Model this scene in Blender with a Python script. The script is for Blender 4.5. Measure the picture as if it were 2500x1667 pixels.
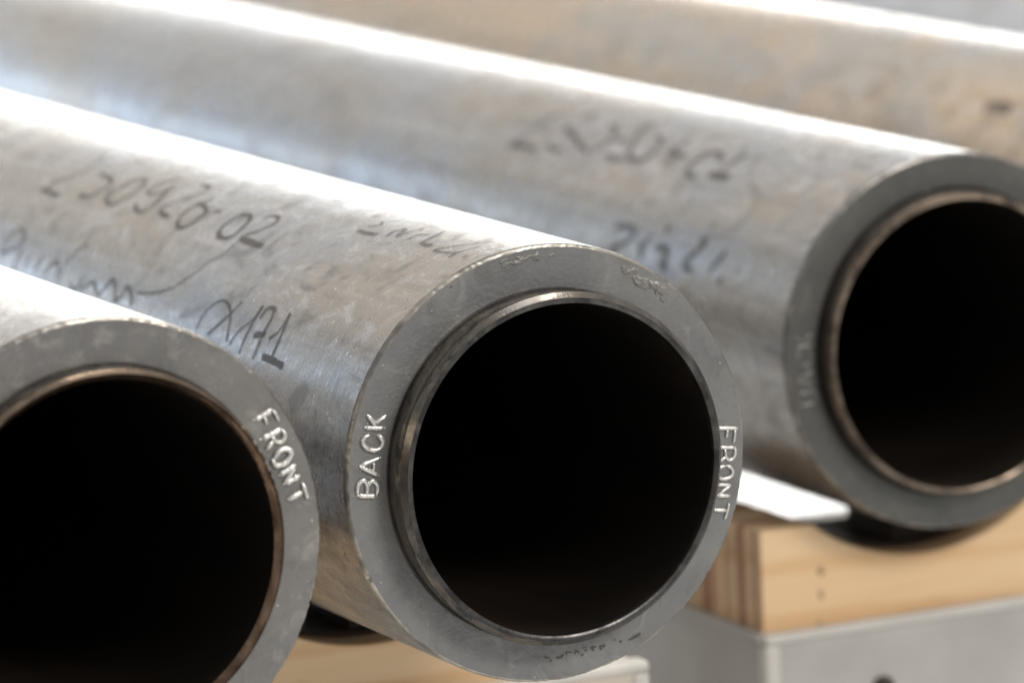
import bpy, bmesh, math, random
from mathutils import Matrix, Vector, noise

# ------------------------------------------------------------------ clear
for o in list(bpy.data.objects):
    bpy.data.objects.remove(o)
sc = bpy.context.scene
COL = sc.collection
rad = math.radians

# ------------------------------------------------------------------ camera
cam_d = bpy.data.cameras.new("camera")
cam = bpy.data.objects.new("camera", cam_d)
COL.objects.link(cam)
rgt = Vector((0.9000651483286718, -0.4335355144193221, -0.043928197109145))
dwn = Vector((-0.1117091817110283, -0.13212260667673794, -0.984918613669587))
fwd = Vector((0.4211932899341329, 0.8913981010572899, -0.16734885104451455))
CAM = Vector((-1.1143112963694284, -2.321895283798781, 0.4996274399928049))
m = Matrix.Identity(4)
for i in range(3):
    m[i][0] = rgt[i]; m[i][1] = -dwn[i]; m[i][2] = -fwd[i]; m[i][3] = CAM[i]
cam.matrix_world = m
cam_d.sensor_width = 36.0
cam_d.lens = 12911.5 / 2500 * 36
cam_d.clip_start = 0.05
cam_d.clip_end = 200
cam_d.dof.use_dof = True
cam_d.dof.focus_distance = 2.60
cam_d.dof.aperture_fstop = 6.3
sc.camera = cam

# ------------------------------------------------------------------ light
sc.view_settings.view_transform = 'Standard'
sc.view_settings.look = 'None'
sc.view_settings.exposure = 0.12
sc.view_settings.gamma = 1
sc.render.resolution_x = 1024
sc.render.resolution_y = 682
w = bpy.data.worlds.new("World"); sc.world = w; w.use_nodes = True
bg = w.node_tree.nodes["Background"]
bg.inputs[0].default_value = (0.97, 0.98, 1.0, 1)
bg.inputs[1].default_value = 0.38

def area(name, loc, target, sx, sy, power, col):
    l = bpy.data.lights.new(name, 'AREA')
    l.shape = 'RECTANGLE'; l.size = sx; l.size_y = sy; l.energy = power; l.color = col
    o = bpy.data.objects.new(name, l); COL.objects.link(o)
    o.location = loc
    o.rotation_euler = (Vector(target) - Vector(loc)).to_track_quat('-Z', 'Y').to_euler()
    return o
# the bright open end of the hall that the pipes point at, and its cooler left half
area("hall_opening_light", (3.5, 11.0, 0.75), (3.5, 0, 0.75), 7.6, 2.8, 490, (1.0, 0.99, 0.97))
area("hall_window_light", (-2.4, 11.0, 1.0), (-2.4, 0, 1.0), 4.0, 2.4, 105, (0.68, 0.82, 1.0))
# lamps over the aisle in front of the rack
area("aisle_lamp", (1.6, -3.6, 2.6), (0.2, 0, -0.1), 1.6, 1.0, 105, (1.0, 0.94, 0.87))
area("ceiling_lamp", (1.0, 0.2, 3.4), (0.2, 0.1, 0), 1.9, 1.5, 100, (1.0, 0.95, 0.88))
area("far_roof_light", (0.8, 8.5, 5.2), (0.6, 0, 0), 9.0, 3.6, 62, (1.0, 0.89, 0.77))

# ink and bead strokes measured on the surfaces: (axial m, angle) on the skins, (x, z) m on the end faces
NUMBER_C = [([(0.5022,1.8718),(0.50175,1.8783),(0.50115,1.8867),(0.50048,1.8973),(0.49983,1.9107),(0.4993,1.9271),(0.49884,1.9481),(0.49852,1.9732),(0.49857,1.9995),(0.49913,2.0244),(0.50023,2.0458),(0.50202,2.0628),(0.50437,2.0772),(0.50694,2.0906),(0.50942,2.1045),(0.51152,2.1202),(0.51327,2.1398),(0.51493,2.1622),(0.51651,2.1842),(0.51793,2.2032),(0.51904,2.2164)],1),([(0.52213,2.2113),(0.51726,2.213),(0.5101,2.2153),(0.50222,2.218),(0.49513,2.2203),(0.49033,2.2219)],1.6),([(0.47763,2.005),(0.47471,2.0061),(0.4705,2.0074),(0.46574,2.0093),(0.46119,2.0124),(0.45759,2.017),(0.45497,2.0234),(0.45285,2.031),(0.45119,2.0397),(0.44992,2.0495),(0.44899,2.0602),(0.44848,2.0724),(0.44843,2.0862),(0.44878,2.1005),(0.44943,2.1144),(0.45027,2.127),(0.45128,2.1391),(0.45254,2.1512),(0.45403,2.1624),(0.45572,2.1718),(0.4576,2.1783),(0.45989,2.1813),(0.4626,2.1814),(0.46534,2.1798),(0.46774,2.1778),(0.46941,2.1768)],1.4),([(0.42124,1.9458),(0.42216,1.9487),(0.42349,1.9523),(0.425,1.9572),(0.42644,1.9636),(0.4276,1.9721),(0.42842,1.9833),(0.4291,1.9969),(0.42976,2.0116),(0.43047,2.0265),(0.4313,2.0404),(0.43242,2.0537),(0.43378,2.067),(0.43511,2.08),(0.43614,2.0927),(0.4366,2.1048),(0.43639,2.1167),(0.43569,2.1285),(0.43463,2.1398),(0.43332,2.1499),(0.43186,2.1583),(0.43007,2.1656),(0.42787,2.172),(0.42551,2.177),(0.42323,2.1801),(0.42127,2.1808),(0.41967,2.1788),(0.41825,2.1745),(0.41699,2.1682),(0.41585,2.1604),(0.4148,2.1513),(0.41386,2.1405),(0.4131,2.1274),(0.41249,2.1132),(0.41202,2.0985),(0.41165,2.0843),(0.41128,2.0706),(0.41094,2.0567),(0.41077,2.0428),(0.41088,2.029),(0.41139,2.0158),(0.41252,2.0022),(0.41418,1.9881),(0.41606,1.9746),(0.4178,1.9631),(0.41902,1.9547)],1.3),([(0.38772,1.8699),(0.38915,1.8814),(0.39139,1.8975),(0.39396,1.9158),(0.39635,1.9343),(0.39798,1.9513),(0.39874,1.9677),(0.39902,1.9846),(0.39892,2.0009),(0.39854,2.0151),(0.3979,2.0263),(0.39682,2.0344),(0.39522,2.0406),(0.39333,2.0445),(0.39139,2.0463),(0.38963,2.0458),(0.38801,2.0425),(0.38638,2.0365),(0.38483,2.0285),(0.38341,2.019),(0.3822,2.0087),(0.38121,1.996),(0.38044,1.9803),(0.37991,1.9639),(0.37959,1.9493),(0.37939,1.9391)],1.1),([(0.37939,1.9391),(0.37915,1.9492),(0.37894,1.9631),(0.37871,1.9793),(0.37835,1.9961),(0.37775,2.0122),(0.37673,2.0278),(0.37536,2.0438),(0.37393,2.06),(0.37267,2.0758),(0.37184,2.0911),(0.37132,2.1068),(0.37096,2.1232),(0.37089,2.1388),(0.37126,2.1521),(0.37217,2.162),(0.37378,2.1681),(0.37599,2.1715),(0.37848,2.1726),(0.38098,2.1718),(0.38318,2.1697),(0.38518,2.1649),(0.38719,2.1572),(0.38908,2.1483),(0.3907,2.1402),(0.39187,2.1346)],1.3),([(0.35792,1.8754),(0.3561,1.8744),(0.35346,1.8724),(0.35049,1.8709),(0.34767,1.8716),(0.34551,1.8759),(0.34399,1.8844),(0.34281,1.8957),(0.34206,1.9092),(0.34177,1.9242),(0.342,1.9399),(0.34302,1.9573),(0.34484,1.9767),(0.34712,1.9967),(0.34947,2.0158),(0.35144,2.0329),(0.35306,2.0481),(0.35456,2.0623),(0.35588,2.0754),(0.35693,2.0875),(0.35765,2.0983),(0.35786,2.1083),(0.35759,2.1174),(0.35707,2.1253),(0.35654,2.1318),(0.35624,2.1365)],1.2),([(0.35544,2.1401),(0.35307,2.1422),(0.34959,2.1453),(0.34575,2.1488),(0.34229,2.1519),(0.33995,2.154)],1.76),([(0.32096,1.9478),(0.32159,1.956),(0.32256,1.9675),(0.3237,1.9808),(0.32485,1.9945),(0.32581,2.0075),(0.32664,2.0195),(0.32748,2.0314),(0.32821,2.0435),(0.32872,2.0561),(0.32889,2.0695),(0.32871,2.0844),(0.32827,2.1007),(0.32763,2.1171),(0.32683,2.1324),(0.32589,2.1457),(0.32468,2.1572),(0.32319,2.1678),(0.32152,2.1771),(0.31981,2.1845),(0.31819,2.1897),(0.31659,2.1929),(0.31493,2.1942),(0.31326,2.1937),(0.31165,2.1911),(0.31017,2.1864),(0.30876,2.1789),(0.3074,2.1688),(0.3062,2.1568),(0.3053,2.1438),(0.30482,2.1305),(0.30474,2.1159),(0.30502,2.0996),(0.30569,2.0827),(0.30675,2.067),(0.30815,2.0538),(0.31001,2.0434),(0.31232,2.0348),(0.31485,2.0279),(0.31736,2.0227),(0.31964,2.019),(0.32177,2.0176),(0.3239,2.0186),(0.32587,2.0209),(0.32754,2.0233),(0.32873,2.0248)],1.4),([(0.29969,2.0381),(0.29869,2.0363),(0.29721,2.0335),(0.29559,2.0304),(0.29412,2.0276),(0.29313,2.0257)],1.5),([(0.2603,1.9961),(0.26168,1.9978),(0.26372,1.9996),(0.26599,2.0025),(0.26805,2.0071),(0.2695,2.0144),(0.27029,2.025),(0.27074,2.0384),(0.27096,2.0532),(0.27102,2.0682),(0.27098,2.0823),(0.27084,2.0961),(0.27058,2.1102),(0.27015,2.124),(0.26953,2.1366),(0.26864,2.1474),(0.26738,2.1567),(0.26577,2.165),(0.26394,2.1719),(0.26202,2.177),(0.26012,2.1799),(0.25807,2.1804),(0.25579,2.1788),(0.25353,2.1754),(0.25154,2.1703),(0.25006,2.1636),(0.24921,2.1549),(0.24882,2.1441),(0.24879,2.1317),(0.24897,2.1184),(0.24924,2.1049),(0.24957,2.0902),(0.25008,2.0739),(0.25081,2.0571),(0.25181,2.0413),(0.25306,2.0278),(0.25473,2.0167),(0.2568,2.0072),(0.25894,1.9993),(0.26084,1.9929),(0.26217,1.9881)],1.6),([(0.24229,1.9951),(0.24194,1.9896),(0.24152,1.9815),(0.24098,1.9724),(0.24025,1.9641),(0.23925,1.9584),(0.23781,1.9551),(0.23598,1.9531),(0.23398,1.9527),(0.23202,1.9542),(0.23034,1.9579),(0.22885,1.9642),(0.22742,1.9727),(0.22619,1.9829),(0.22532,1.9943),(0.22492,2.0065),(0.22513,2.0203),(0.22589,2.036),(0.22704,2.0521),(0.22839,2.0674),(0.22974,2.0804),(0.23117,2.091),(0.23279,2.1001),(0.23442,2.1082),(0.23589,2.1156),(0.23703,2.123),(0.23775,2.1304),(0.23818,2.1378),(0.23841,2.1445),(0.23855,2.1501),(0.2387,2.1542)],1.3),([(0.2387,2.1542),(0.23381,2.1552),(0.22663,2.1568),(0.21873,2.1585),(0.21162,2.1601),(0.20682,2.1611)],2.08)]
TAIL_C = [([(0.23708,2.1699),(0.23709,2.1858),(0.2372,2.2085),(0.23756,2.2338),(0.23825,2.2576),(0.23921,2.2761),(0.24045,2.2878),(0.24195,2.2954),(0.24352,2.3014),(0.24504,2.3083),(0.24636,2.3185),(0.24746,2.333),(0.24844,2.3501),(0.24944,2.3683),(0.25057,2.386),(0.25191,2.4019),(0.25347,2.4158),(0.25516,2.4286),(0.25695,2.4407),(0.25877,2.4523),(0.26058,2.4638),(0.26226,2.4752),(0.26385,2.4863),(0.2655,2.497),(0.26739,2.5074),(0.26967,2.5174),(0.27237,2.5271),(0.27535,2.5367),(0.27861,2.5459),(0.28215,2.5544),(0.28596,2.562),(0.29049,2.5687),(0.29575,2.5748),(0.30104,2.5801),(0.30567,2.5845),(0.30892,2.5877)],0.8)]
SIG_C = [([(0.51198,2.6351),(0.51275,2.6288),(0.51394,2.6201),(0.51524,2.6096),(0.51629,2.5976),(0.51678,2.5845),(0.51666,2.5692),(0.51622,2.5511),(0.51552,2.5324),(0.5146,2.5149),(0.51346,2.5006),(0.5119,2.4895),(0.5099,2.4801),(0.50767,2.4728),(0.5054,2.4679),(0.5033,2.4657),(0.50126,2.4666),(0.49913,2.4706),(0.4971,2.4767),(0.49533,2.484),(0.494,2.4918),(0.49307,2.5003),(0.49243,2.5102),(0.49217,2.5209),(0.49235,2.5316),(0.49306,2.5419),(0.49448,2.5522),(0.49658,2.5629),(0.49906,2.5734),(0.50161,2.5828),(0.5039,2.5906),(0.50606,2.5965),(0.50828,2.601),(0.51037,2.6043),(0.51215,2.6069),(0.51342,2.6089)],1),([(0.48777,2.5643),(0.48772,2.5742),(0.48768,2.5884),(0.48772,2.6047),(0.48786,2.6208),(0.48809,2.6347),(0.48841,2.6468),(0.48883,2.6586),(0.48928,2.6693),(0.48969,2.6783),(0.49,2.6847)],1),([(0.47174,2.5664),(0.4717,2.5813),(0.47175,2.6033),(0.47197,2.6276),(0.47231,2.6495),(0.47261,2.6643)],1),([(0.45507,2.5604),(0.45501,2.5753),(0.45502,2.5972),(0.4552,2.6214),(0.45549,2.6432),(0.45577,2.6579)],1),([(0.44319,2.6497),(0.44212,2.6403),(0.44064,2.6266),(0.43899,2.6112),(0.43739,2.5969),(0.436,2.5863),(0.43481,2.5796),(0.43369,2.5749),(0.43259,2.5722),(0.43146,2.5714),(0.43027,2.5724),(0.4289,2.5758),(0.42738,2.5814),(0.4259,2.5888),(0.42465,2.5972),(0.42379,2.606),(0.42346,2.6166),(0.42354,2.6292),(0.42388,2.642),(0.42429,2.6533),(0.42455,2.6611)],1),([(0.40492,2.4324),(0.40593,2.4381),(0.40739,2.4457),(0.40908,2.4551),(0.41076,2.4662),(0.41221,2.4787),(0.4135,2.4936),(0.41486,2.5108),(0.41616,2.5292),(0.41728,2.5475),(0.41807,2.5645),(0.4184,2.5809),(0.41839,2.5973),(0.41816,2.6131),(0.41787,2.6274),(0.41764,2.6394),(0.41738,2.6489),(0.41697,2.6565),(0.41651,2.6625),(0.4161,2.6671),(0.41582,2.6706)],1),([(0.40231,2.641),(0.40128,2.646),(0.39985,2.6534),(0.3982,2.6615),(0.39649,2.6683),(0.3949,2.672),(0.39336,2.6725),(0.39175,2.6711),(0.39016,2.6678),(0.38867,2.6629),(0.38736,2.6563),(0.38623,2.6464),(0.38526,2.6332),(0.38448,2.6191),(0.38389,2.6065),(0.38347,2.5979)],1),([(0.38372,2.6717),(0.38188,2.6614),(0.37932,2.6457),(0.37642,2.6291),(0.37352,2.6155),(0.37086,2.6094),(0.36821,2.6134),(0.36541,2.6246),(0.36276,2.6389),(0.36055,2.6525),(0.35901,2.6613)],1),([(0.35609,2.6708),(0.35538,2.6616),(0.35442,2.6482),(0.35334,2.6329),(0.35225,2.6179),(0.35121,2.6054),(0.35022,2.5943),(0.34922,2.5833),(0.34818,2.5738),(0.34703,2.5671),(0.34573,2.5648),(0.34417,2.5678),(0.34239,2.5753),(0.34055,2.5856),(0.33879,2.5971),(0.33725,2.6081),(0.33587,2.6199),(0.33457,2.6335),(0.33346,2.6472),(0.33257,2.659),(0.33195,2.6673)],1.2),([(0.33274,2.6683),(0.33159,2.6626),(0.32992,2.6548),(0.32808,2.6455),(0.32636,2.6357),(0.32509,2.6262),(0.32449,2.6154),(0.32437,2.6029),(0.32438,2.5909),(0.32416,2.5816),(0.3233,2.5773),(0.32153,2.5794),(0.31909,2.5863),(0.31642,2.596),(0.31392,2.6067),(0.312,2.6164),(0.31067,2.6261),(0.3097,2.6371),(0.30902,2.6479),(0.30854,2.6572),(0.30816,2.6638)],1.2)]
A171 = [([(0.21464,2.6667),(0.21463,2.6571),(0.21471,2.6436),(0.21479,2.6278),(0.21474,2.6115),(0.21444,2.5967),(0.21386,2.583),(0.21308,2.5691),(0.21212,2.5557),(0.211,2.543),(0.20971,2.5317),(0.20819,2.5213),(0.20642,2.5114),(0.20448,2.5028),(0.20246,2.4963),(0.20043,2.4926),(0.19832,2.4921),(0.19609,2.4943),(0.19381,2.4986),(0.19157,2.5046),(0.18945,2.5116),(0.18743,2.52),(0.18544,2.5304),(0.18358,2.5419),(0.1819,2.5537),(0.18047,2.5653),(0.17934,2.5769),(0.1785,2.5888),(0.17782,2.6008),(0.17719,2.6126),(0.17648,2.6238),(0.17561,2.6353),(0.17467,2.6471),(0.17376,2.6583),(0.173,2.6678),(0.17248,2.6745)],1),([(0.17822,2.466),(0.17874,2.4756),(0.17949,2.4891),(0.18046,2.5047),(0.18158,2.5209),(0.18279,2.5358),(0.18409,2.5495),(0.18554,2.5632),(0.18709,2.5768),(0.18871,2.5903),(0.19034,2.6039),(0.19213,2.6186),(0.19411,2.6343),(0.19609,2.6495),(0.19783,2.6625),(0.19909,2.6717)],1.2),([(0.16848,2.6816),(0.16787,2.6716),(0.1671,2.6574),(0.16619,2.6408),(0.16511,2.6235),(0.16382,2.6073),(0.16211,2.5921),(0.16001,2.5768),(0.15782,2.5614),(0.15584,2.546),(0.15437,2.5307),(0.15346,2.5143),(0.15293,2.4968),(0.1527,2.4798),(0.15262,2.4652),(0.15256,2.4548)],1),([(0.15256,2.4548),(0.15253,2.4665),(0.15257,2.4827),(0.15267,2.5018),(0.15279,2.522),(0.15287,2.5417),(0.1529,2.5617),(0.15294,2.583),(0.15301,2.6045),(0.15311,2.625),(0.15319,2.6433),(0.15317,2.6599),(0.15305,2.6756),(0.1529,2.6897),(0.15277,2.7014),(0.15272,2.7098)],1.3),([(0.14762,2.5216),(0.14746,2.5134),(0.14732,2.5014),(0.14712,2.4879),(0.14675,2.4754),(0.14605,2.4663),(0.14483,2.4601),(0.14318,2.4555),(0.14135,2.4528),(0.13959,2.4526),(0.13818,2.4554),(0.13713,2.462),(0.13631,2.4721),(0.13568,2.4844),(0.1352,2.4977),(0.13482,2.5109),(0.13462,2.524),(0.13463,2.538),(0.13476,2.5525),(0.13489,2.5672),(0.13492,2.5818),(0.13481,2.5966),(0.13462,2.6119),(0.13444,2.6272),(0.1343,2.6418),(0.13427,2.6554),(0.13435,2.6686),(0.13449,2.6816),(0.13467,2.6935),(0.13486,2.7036),(0.135,2.7108)],1.3),([(0.14488,2.6044),(0.14289,2.6008),(0.13996,2.5955),(0.13673,2.5897),(0.13383,2.5844),(0.13187,2.5809)],1.92),([(0.1265,2.5988),(0.12534,2.5926),(0.12366,2.5842),(0.1218,2.5738),(0.12008,2.5615),(0.11883,2.5475),(0.11813,2.5294),(0.11782,2.5072),(0.11785,2.4841),(0.11805,2.4636),(0.11821,2.4494)],1.1),([(0.11821,2.4494),(0.11745,2.4646),(0.11647,2.486),(0.11548,2.5108),(0.11464,2.5364),(0.11405,2.5602),(0.11367,2.5841),(0.11346,2.6098),(0.11344,2.6346),(0.11355,2.6559),(0.11369,2.6709)],1.3),([(0.12479,2.6855),(0.1231,2.6855),(0.12073,2.6855),(0.11793,2.6856),(0.11496,2.6859),(0.11207,2.6868),(0.10896,2.6884),(0.10549,2.6907),(0.10207,2.6931),(0.09911,2.6953),(0.09704,2.6968)],2.24)]
TOP_C = [([(0.14238,1.8908),(0.14065,1.891),(0.1382,1.8914),(0.13537,1.8918),(0.13253,1.8918),(0.13001,1.8913),(0.1277,1.8899),(0.12537,1.8877),(0.12319,1.8854),(0.12135,1.8832),(0.12004,1.8817)],1.5),([(0.14194,1.8433),(0.14082,1.8375),(0.13916,1.829),(0.13741,1.8192),(0.13602,1.8092),(0.13541,1.8003),(0.13582,1.7923),(0.13699,1.7843),(0.13851,1.7768),(0.13996,1.7704),(0.14092,1.7658)],0.8),([(0.15566,1.7553),(0.1559,1.7481),(0.1563,1.7373),(0.15681,1.7252),(0.15733,1.7139),(0.15772,1.7062)],0.8),([(0.11008,1.8801),(0.11049,1.873),(0.11116,1.8628),(0.1119,1.8509),(0.11251,1.8385),(0.11274,1.8272),(0.11253,1.8152),(0.11206,1.8014),(0.11141,1.7886),(0.1106,1.7798),(0.10962,1.778),(0.10825,1.7875),(0.1066,1.8059),(0.10503,1.8266),(0.10374,1.8438),(0.10277,1.852),(0.10213,1.8501),(0.10175,1.8416),(0.10152,1.8289),(0.10131,1.8144),(0.10094,1.8007),(0.10032,1.7862),(0.09961,1.7692),(0.09898,1.7516),(0.09853,1.7359),(0.0983,1.7246)],1),([(0.08841,1.8591),(0.08869,1.8516),(0.08922,1.8408),(0.08976,1.8281),(0.09007,1.8155),(0.08985,1.8047),(0.08878,1.7957),(0.08705,1.7873),(0.08509,1.7798),(0.08331,1.7735),(0.08213,1.7689)],1),([(0.07397,1.8486),(0.07407,1.8407),(0.07424,1.8296),(0.07451,1.8162),(0.07488,1.8018),(0.07532,1.7876),(0.0759,1.7722),(0.07666,1.7546),(0.07756,1.7368),(0.07845,1.721),(0.07916,1.7095)],0.9),([(0.07397,1.8486),(0.07298,1.8501),(0.07157,1.8524),(0.06995,1.8549),(0.06829,1.857),(0.0668,1.8581),(0.06538,1.858),(0.0639,1.8569),(0.0625,1.8554),(0.06131,1.854),(0.06046,1.853)],1.4),([(0.02909,1.6747),(0.03037,1.6912),(0.03245,1.714),(0.0351,1.7389),(0.03791,1.7625),(0.04035,1.7818),(0.04227,1.7969),(0.04395,1.8102),(0.04543,1.822),(0.04672,1.8328),(0.04789,1.8428),(0.049,1.8523),(0.05002,1.8613),(0.05079,1.8693),(0.05119,1.8757),(0.05105,1.8803),(0.05025,1.8829),(0.04888,1.8838),(0.04712,1.8832),(0.04514,1.8815),(0.04312,1.879),(0.04093,1.8761),(0.03848,1.8727),(0.03593,1.8679),(0.0335,1.8609),(0.03139,1.8507),(0.02961,1.8348),(0.02812,1.8131),(0.02705,1.7894),(0.02641,1.7674),(0.02604,1.7519)],0.8),([(0.03082,1.8533),(0.03062,1.8609),(0.03036,1.872),(0.03013,1.884),(0.02997,1.8947),(0.02988,1.9019)],0.9),([(0.01903,1.8773),(0.01891,1.8734),(0.01874,1.8676),(0.01857,1.8611),(0.01843,1.8552),(0.01834,1.8512)],0.8)]
NUMBER_R = [([(0.71012,2.0178),(0.71052,2.0398),(0.71138,2.0703),(0.71267,2.1044),(0.71421,2.1376),(0.71563,2.1661),(0.71674,2.1908),(0.71771,2.2145),(0.71865,2.2364),(0.71966,2.2559),(0.72083,2.2724),(0.7222,2.2858),(0.72366,2.2966),(0.72507,2.3053),(0.72628,2.312),(0.72715,2.3171)],1.6),([(0.73024,2.3298),(0.72429,2.3281),(0.71555,2.3256),(0.70591,2.3229),(0.69726,2.3204),(0.69141,2.3187)],2.4),([(0.68378,2.1211),(0.68055,2.1284),(0.676,2.1386),(0.67079,2.1504),(0.66557,2.1627),(0.661,2.1743),(0.65712,2.1857),(0.65354,2.1976),(0.65011,2.2093),(0.64672,2.2203),(0.64323,2.23),(0.63931,2.2385),(0.63504,2.2462),(0.6309,2.253),(0.62735,2.2586),(0.62485,2.2627)],1.76),([(0.6838,2.2728),(0.68127,2.2768),(0.67762,2.2829),(0.67352,2.2894),(0.66963,2.2947),(0.66658,2.2972),(0.66442,2.296),(0.66271,2.2922),(0.66138,2.2872),(0.66037,2.2824),(0.65958,2.2793)],1.76),([(0.68185,2.0098),(0.67982,2.0023),(0.67686,1.9912),(0.67363,1.9787),(0.67077,1.9673),(0.66886,1.9594)],1.8),([(0.63676,2.0242),(0.6348,2.0283),(0.632,2.0333),(0.62881,2.0401),(0.62566,2.0498),(0.623,2.0631),(0.62079,2.0816),(0.6188,2.1044),(0.61723,2.1288),(0.61624,2.1525),(0.6159,2.173),(0.61642,2.1916),(0.61773,2.2097),(0.61941,2.2263),(0.62102,2.24),(0.62213,2.2498)],1.6),([(0.60789,2.1193),(0.60651,2.119),(0.60448,2.1184),(0.60224,2.1177),(0.60022,2.1171),(0.59885,2.1168)],2.08),([(0.60253,2.2522),(0.6003,2.2551),(0.59709,2.2595),(0.59347,2.2641),(0.58996,2.2677),(0.58713,2.269),(0.58494,2.2671),(0.58305,2.2629),(0.58146,2.2576),(0.58019,2.2527),(0.57924,2.2495)],2.08),([(0.59865,1.9423),(0.59795,1.9561),(0.59714,1.9751),(0.59623,1.9968),(0.59522,2.0191),(0.59402,2.0401),(0.59257,2.06),(0.59093,2.0801),(0.58916,2.1002),(0.58727,2.1201),(0.58532,2.1396),(0.58325,2.1602),(0.58109,2.1819),(0.57884,2.2026),(0.57651,2.2204),(0.57405,2.2332),(0.57116,2.2413),(0.56783,2.246),(0.56441,2.2475),(0.56127,2.2457),(0.55876,2.2408),(0.55695,2.2318),(0.55562,2.2184),(0.55473,2.2021),(0.55425,2.1844),(0.55412,2.1667),(0.55435,2.1476),(0.55505,2.1259),(0.5562,2.1037),(0.5577,2.0832),(0.55945,2.0669),(0.56163,2.0559),(0.56425,2.0486),(0.56693,2.044),(0.56929,2.041),(0.57093,2.0383)],1.92),([(0.53329,1.9853),(0.53313,2.0041),(0.5331,2.0307),(0.5333,2.0596),(0.53369,2.0861),(0.53408,2.1055),(0.53467,2.1176),(0.53547,2.1254),(0.53602,2.1305),(0.53584,2.1343),(0.53448,2.138),(0.53125,2.1416),(0.52644,2.144),(0.52112,2.1456),(0.51633,2.1467),(0.51308,2.1476)],1.8),([(0.52856,2.2466),(0.52775,2.2343),(0.52663,2.2159),(0.5255,2.1954),(0.52457,2.1765),(0.52399,2.1636)],1.6),([(0.47947,2.2708),(0.48142,2.2703),(0.48426,2.2698),(0.48746,2.2688),(0.49049,2.2664),(0.4928,2.262),(0.49435,2.2553),(0.4955,2.2469),(0.49635,2.2368),(0.497,2.2256),(0.49754,2.2135),(0.49804,2.1996),(0.49845,2.1837),(0.49871,2.1669),(0.49877,2.1506),(0.49851,2.1362),(0.49782,2.1236),(0.49676,2.1122),(0.49544,2.1018),(0.49402,2.0925),(0.49263,2.0843),(0.49127,2.0765),(0.48985,2.0692),(0.48834,2.0633),(0.48672,2.0601),(0.48497,2.0606),(0.4829,2.0663),(0.48053,2.0764),(0.4782,2.0886),(0.47618,2.1006),(0.47474,2.1103),(0.47398,2.118),(0.47373,2.1251),(0.47379,2.1314),(0.47394,2.1366),(0.474,2.1404)],1.84),([(0.45265,2.0525),(0.45351,2.0529),(0.45478,2.0528),(0.45618,2.0535),(0.45744,2.0562),(0.45827,2.0619),(0.45858,2.0718),(0.45858,2.0849),(0.45847,2.0995),(0.45843,2.1141),(0.45859,2.1272),(0.45902,2.1396),(0.4596,2.1523),(0.46025,2.1641),(0.46085,2.1741),(0.46128,2.1811)],1.76),([(0.46951,2.2304),(0.46565,2.2292),(0.45998,2.2275),(0.45373,2.2257),(0.4481,2.224),(0.44429,2.2228)],2.72)]
SECOND_R = [([(0.53659,2.6665),(0.53517,2.6635),(0.53318,2.6591),(0.53085,2.6543),(0.52836,2.6502),(0.52592,2.6477),(0.5233,2.6469),(0.52039,2.6469),(0.5175,2.6479),(0.51493,2.6503),(0.51301,2.654),(0.51175,2.6595),(0.51096,2.6667),(0.5106,2.675),(0.51066,2.6839),(0.5111,2.6928),(0.51199,2.7021),(0.51334,2.7121),(0.51509,2.7225),(0.51715,2.7327),(0.51945,2.7424),(0.52233,2.7522),(0.52585,2.7624),(0.52949,2.772),(0.53271,2.7802),(0.53496,2.7861)],1.84),([(0.536,2.7938),(0.53455,2.7943),(0.53242,2.7949),(0.53006,2.7956),(0.52794,2.7962),(0.5265,2.7966)],2.0),([(0.49875,2.7127),(0.49764,2.7267),(0.49608,2.7473),(0.49445,2.7701),(0.49308,2.7906),(0.4922,2.8045)],2.4),([(0.48943,2.6618),(0.48984,2.6726),(0.4905,2.6885),(0.4913,2.706),(0.49207,2.7219),(0.49262,2.7326)],1.6),([(0.4796,2.7247),(0.47802,2.7224),(0.47574,2.7188),(0.47316,2.7151),(0.47064,2.7125),(0.46854,2.7123),(0.4668,2.7145),(0.46515,2.7184),(0.46373,2.7238),(0.46265,2.7304),(0.46206,2.7381),(0.4623,2.7479),(0.46331,2.76),(0.46457,2.7728),(0.46554,2.7848),(0.46565,2.7943),(0.46455,2.8013),(0.46259,2.8068),(0.46031,2.811),(0.4582,2.8142),(0.4568,2.8167)],2.24),([(0.47056,2.5922),(0.47119,2.5971),(0.47213,2.6044),(0.47318,2.6125),(0.47414,2.6198),(0.4748,2.6247)],2.0),([(0.42941,2.6344),(0.42859,2.6307),(0.42741,2.625),(0.42609,2.6192),(0.42488,2.615),(0.424,2.6146),(0.42332,2.6179),(0.4227,2.6238),(0.42233,2.632),(0.42243,2.6423),(0.4232,2.6542),(0.4251,2.6695),(0.42801,2.6882),(0.43134,2.7081),(0.43441,2.7268),(0.43654,2.7421),(0.43763,2.7534),(0.43811,2.7624),(0.43806,2.7697),(0.43757,2.7757),(0.43676,2.7812),(0.4353,2.786),(0.43311,2.7896),(0.43068,2.7923),(0.42848,2.7943),(0.427,2.7959)],1.92),([(0.39426,2.6543),(0.39513,2.6623),(0.39641,2.6735),(0.39791,2.6867),(0.39942,2.7007),(0.40074,2.7144),(0.4019,2.7289),(0.40306,2.7451),(0.40417,2.7611),(0.40513,2.7749),(0.40585,2.7847)],1.84),([(0.39186,2.8005),(0.39139,2.8029),(0.3907,2.8063),(0.38994,2.8102),(0.38925,2.8136),(0.38879,2.816)],2.08)]
DASH_4 = [([(0.66953,2.3312),(0.66736,2.3284),(0.6643,2.3241),(0.66074,2.3194),(0.65704,2.3154),(0.65356,2.3132),(0.65002,2.3132),(0.64618,2.3147),(0.64246,2.317),(0.63927,2.3192),(0.63701,2.3206)],4)]
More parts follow.
